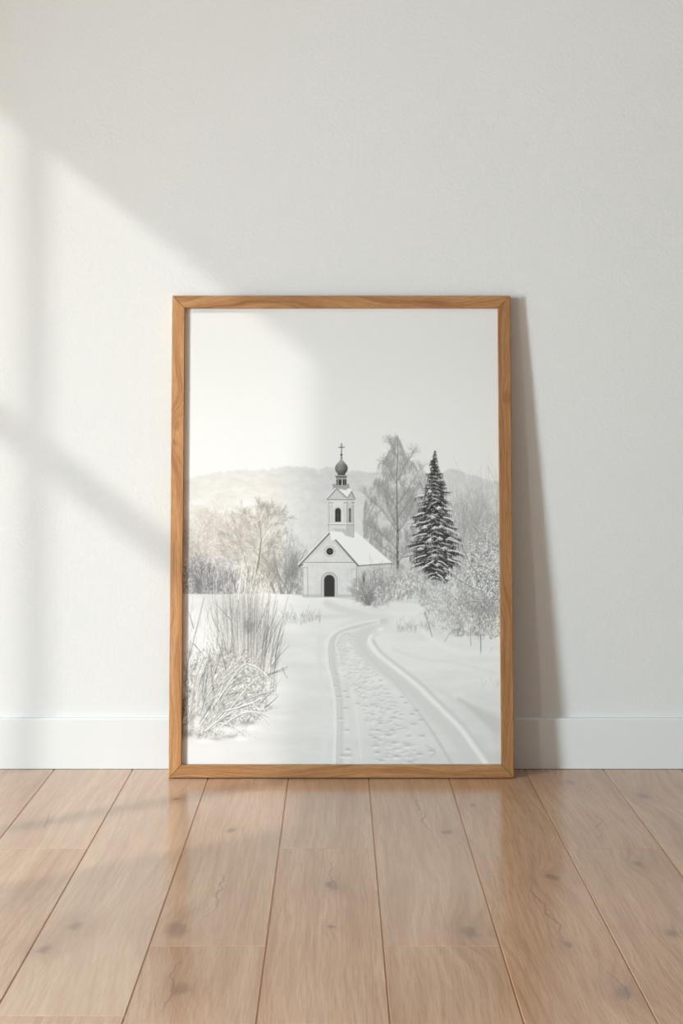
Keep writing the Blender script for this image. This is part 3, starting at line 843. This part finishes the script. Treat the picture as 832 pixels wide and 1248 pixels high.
for (x0_,y0_,x1_,y1_) in ((222,880,226,835),(225,835,233,780),(231,800,249,727),(236,765,230,745),(236,784,248,798),(250,845,256,790),(246,845,252,805),(260,840,255,800),(243,882,262,850),(250,850,244,872),(262,820,268,800),(275,815,267,785),(302,878,306,870),(222,895,224,850),(322,862,338,848),(318,855,334,840),(326,822,350,812)):
    path(curve([(x0_,y0_),((x0_+x1_)/2+U(-1,1),(y0_+y1_)/2),(x1_,y1_)]), 0.9, 0.34, 0.75, w1=0.4)
for i in range(70):
    blob(U(226,305), U(790,885), U(0.8,2.0), U(1.4,3), 0.42, U(0.3,0.6))
for (x,y,rx,ry) in ((228,893,9,4),(262,900,8,2.2),(234,875,4,8),(254,862,3.5,4),(248,850,3,5),(280,897,6,2),(302,880,9,3)):
    blob(x, y, rx, ry, 0.45, 0.5)
for (x,y,rx,ry) in ((240,880,6,8),(252,902,14,3),(275,888,16,4),(305,886,13,4),(292,900,12,3)):
    blob(x, y, rx, ry, 0.93, 0.75)
for i in range(120):
    x = U(226,300); y = U(740,830); line(x, y, x+U(-3,5), y-U(6,20), 0.5, rnd.choice((0.5,0.6,0.92)), 0.5, 0.3)
path([(222,740),(222,900)], 3, 0.4, 0.3, soft=True)
over(0.7*sm(895, 912, PY+4*(n_big-.5))*sm(345,225,PX), 0.89)

I += (vnoise(0.7, 0.7, 99)-0.5)*0.012
I = np.clip(I, 0.04, 1.0)
J = I.reshape(NY//2, 2, NX//2, 2).mean(axis=(1, 3))
h_, w_ = J.shape
lin = np.where(J <= 0.04045, J/12.92, ((J+0.055)/1.055)**2.4)
lin = np.clip(lin*PRINT_GAIN if 'PRINT_GAIN' in globals() else lin*1.13, 0.01, 0.93)
xs = np.linspace(-PW/2, PW/2, w_); zs = np.linspace(FH-RW, RW, h_)
XX, ZZ = np.meshgrid(xs, zs)
co = np.empty((h_*w_, 3), np.float32)
co[:, 0] = XX.ravel(); co[:, 1] = -TH+REC; co[:, 2] = ZZ.ravel()
idx = np.arange(h_*w_).reshape(h_, w_)
quads = np.stack([idx[1:, :-1], idx[1:, 1:], idx[:-1, 1:], idx[:-1, :-1]], axis=-1).reshape(-1, 4).astype(np.int32)
me = bpy.data.meshes.new('print')
me.vertices.add(h_*w_); me.vertices.foreach_set('co', co.ravel())
me.loops.add(quads.size); me.loops.foreach_set('vertex_index', quads.ravel())
me.polygons.add(len(quads)); me.polygons.foreach_set('loop_start', np.arange(0, quads.size, 4, dtype=np.int32))
me.update(calc_edges=True)
ca = me.color_attributes.new('ink', 'FLOAT_COLOR', 'POINT')
rgba = np.ones((h_*w_, 4), np.float32)
QX = PX.reshape(NY//2, 2, NX//2, 2).mean(axis=(1, 3)); QY = PY.reshape(NY//2, 2, NX//2, 2).mean(axis=(1, 3))
sun_tint = sm(365, 320, QX)*(0.25+0.75*sm(565, 600, QY))*(1-0.55*sm(700, 740, QY))*sm(0.92, 0.80, J)*sm(0.2, 0.5, J)       # sunlight's tint put into the ink on the sheet's left
shade_tint = sm(310, 270, QX)*sm(668, 695, QY)*sm(724, 721, QY)*0.6  # bluish tint of the transom's shadow, put into the ink
rgba[:, 0] = (lin*(1+0.05*sun_tint-0.08*shade_tint)).ravel()
rgba[:, 1] = (lin*(0.998-0.03*sun_tint-0.01*shade_tint)).ravel()
rgba[:, 2] = (lin*(0.975-0.09*sun_tint+0.10*shade_tint)).ravel()
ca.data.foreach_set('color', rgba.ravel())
pm = NT('matte_photo_paper')
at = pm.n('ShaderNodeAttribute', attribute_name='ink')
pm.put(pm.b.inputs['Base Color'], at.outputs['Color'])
pm.b.inputs['Roughness'].default_value = 0.6
pm.b.inputs['Specular IOR Level'].default_value = 0.2
pm.bump(pm.noise(pm.obj(), 900, 2), 0.05, 0.0002)
me.materials.append(pm.mat)
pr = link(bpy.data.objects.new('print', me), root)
pr['label'] = 'black and white photograph of a small snowy church, spruce and winding snow track'

# ------------------------------------------------------------------ light
w = bpy.data.worlds.new('World'); scene.world = w; w.use_nodes = True
bg = w.node_tree.nodes['Background']
bg.inputs[0].default_value = (1.0, 0.80, 0.62, 1); bg.inputs[1].default_value = 0.10

def aim(o, d): o.rotation_euler = Vector(d).to_track_quat('-Z', 'Y').to_euler()
sun = bpy.data.lights.new('sun', 'SUN'); sun.energy = 1.45; sun.angle = math.radians(0.75); sun.color = (1.0, 0.985, 0.95)
so = link(bpy.data.objects.new('sun', sun)); aim(so, (1.41, 1.0, -1.107))

def area(name, loc, d, sx, sy, power, col):
    a = bpy.data.lights.new(name, 'AREA'); a.shape = 'RECTANGLE'; a.size = sx; a.size_y = sy; a.energy = power; a.color = col
    o = link(bpy.data.objects.new(name, a)); o.location = loc; aim(o, d); return o
area('window_skylight', (-2.9, -2.30, 1.00), (1, -0.62, -0.32), 0.50, 1.4, 322, (0.80, 0.94, 1.0))
area('added_side_light', (-2.9, -3.85, 1.40), (1, 0.2, -0.1), 0.20, 1.3, 24, (0.86, 0.96, 1.0))  # added lamp for the inner step of the frame's shadow; no opening behind it

# ------------------------------------------------------------------ camera
cam = bpy.data.cameras.new('camera'); co_ = link(bpy.data.objects.new('camera', cam))
co_.location = CAM; co_.rotation_euler = (math.pi/2, 0, 0)
cam.sensor_fit = 'VERTICAL'; cam.sensor_height = 36.0; cam.lens = 36.0*F/1248.0
cam.shift_x = (416-CX)/1248.0; cam.shift_y = -(624-CY)/1248.0
cam.clip_start = 0.05
scene.camera = co_
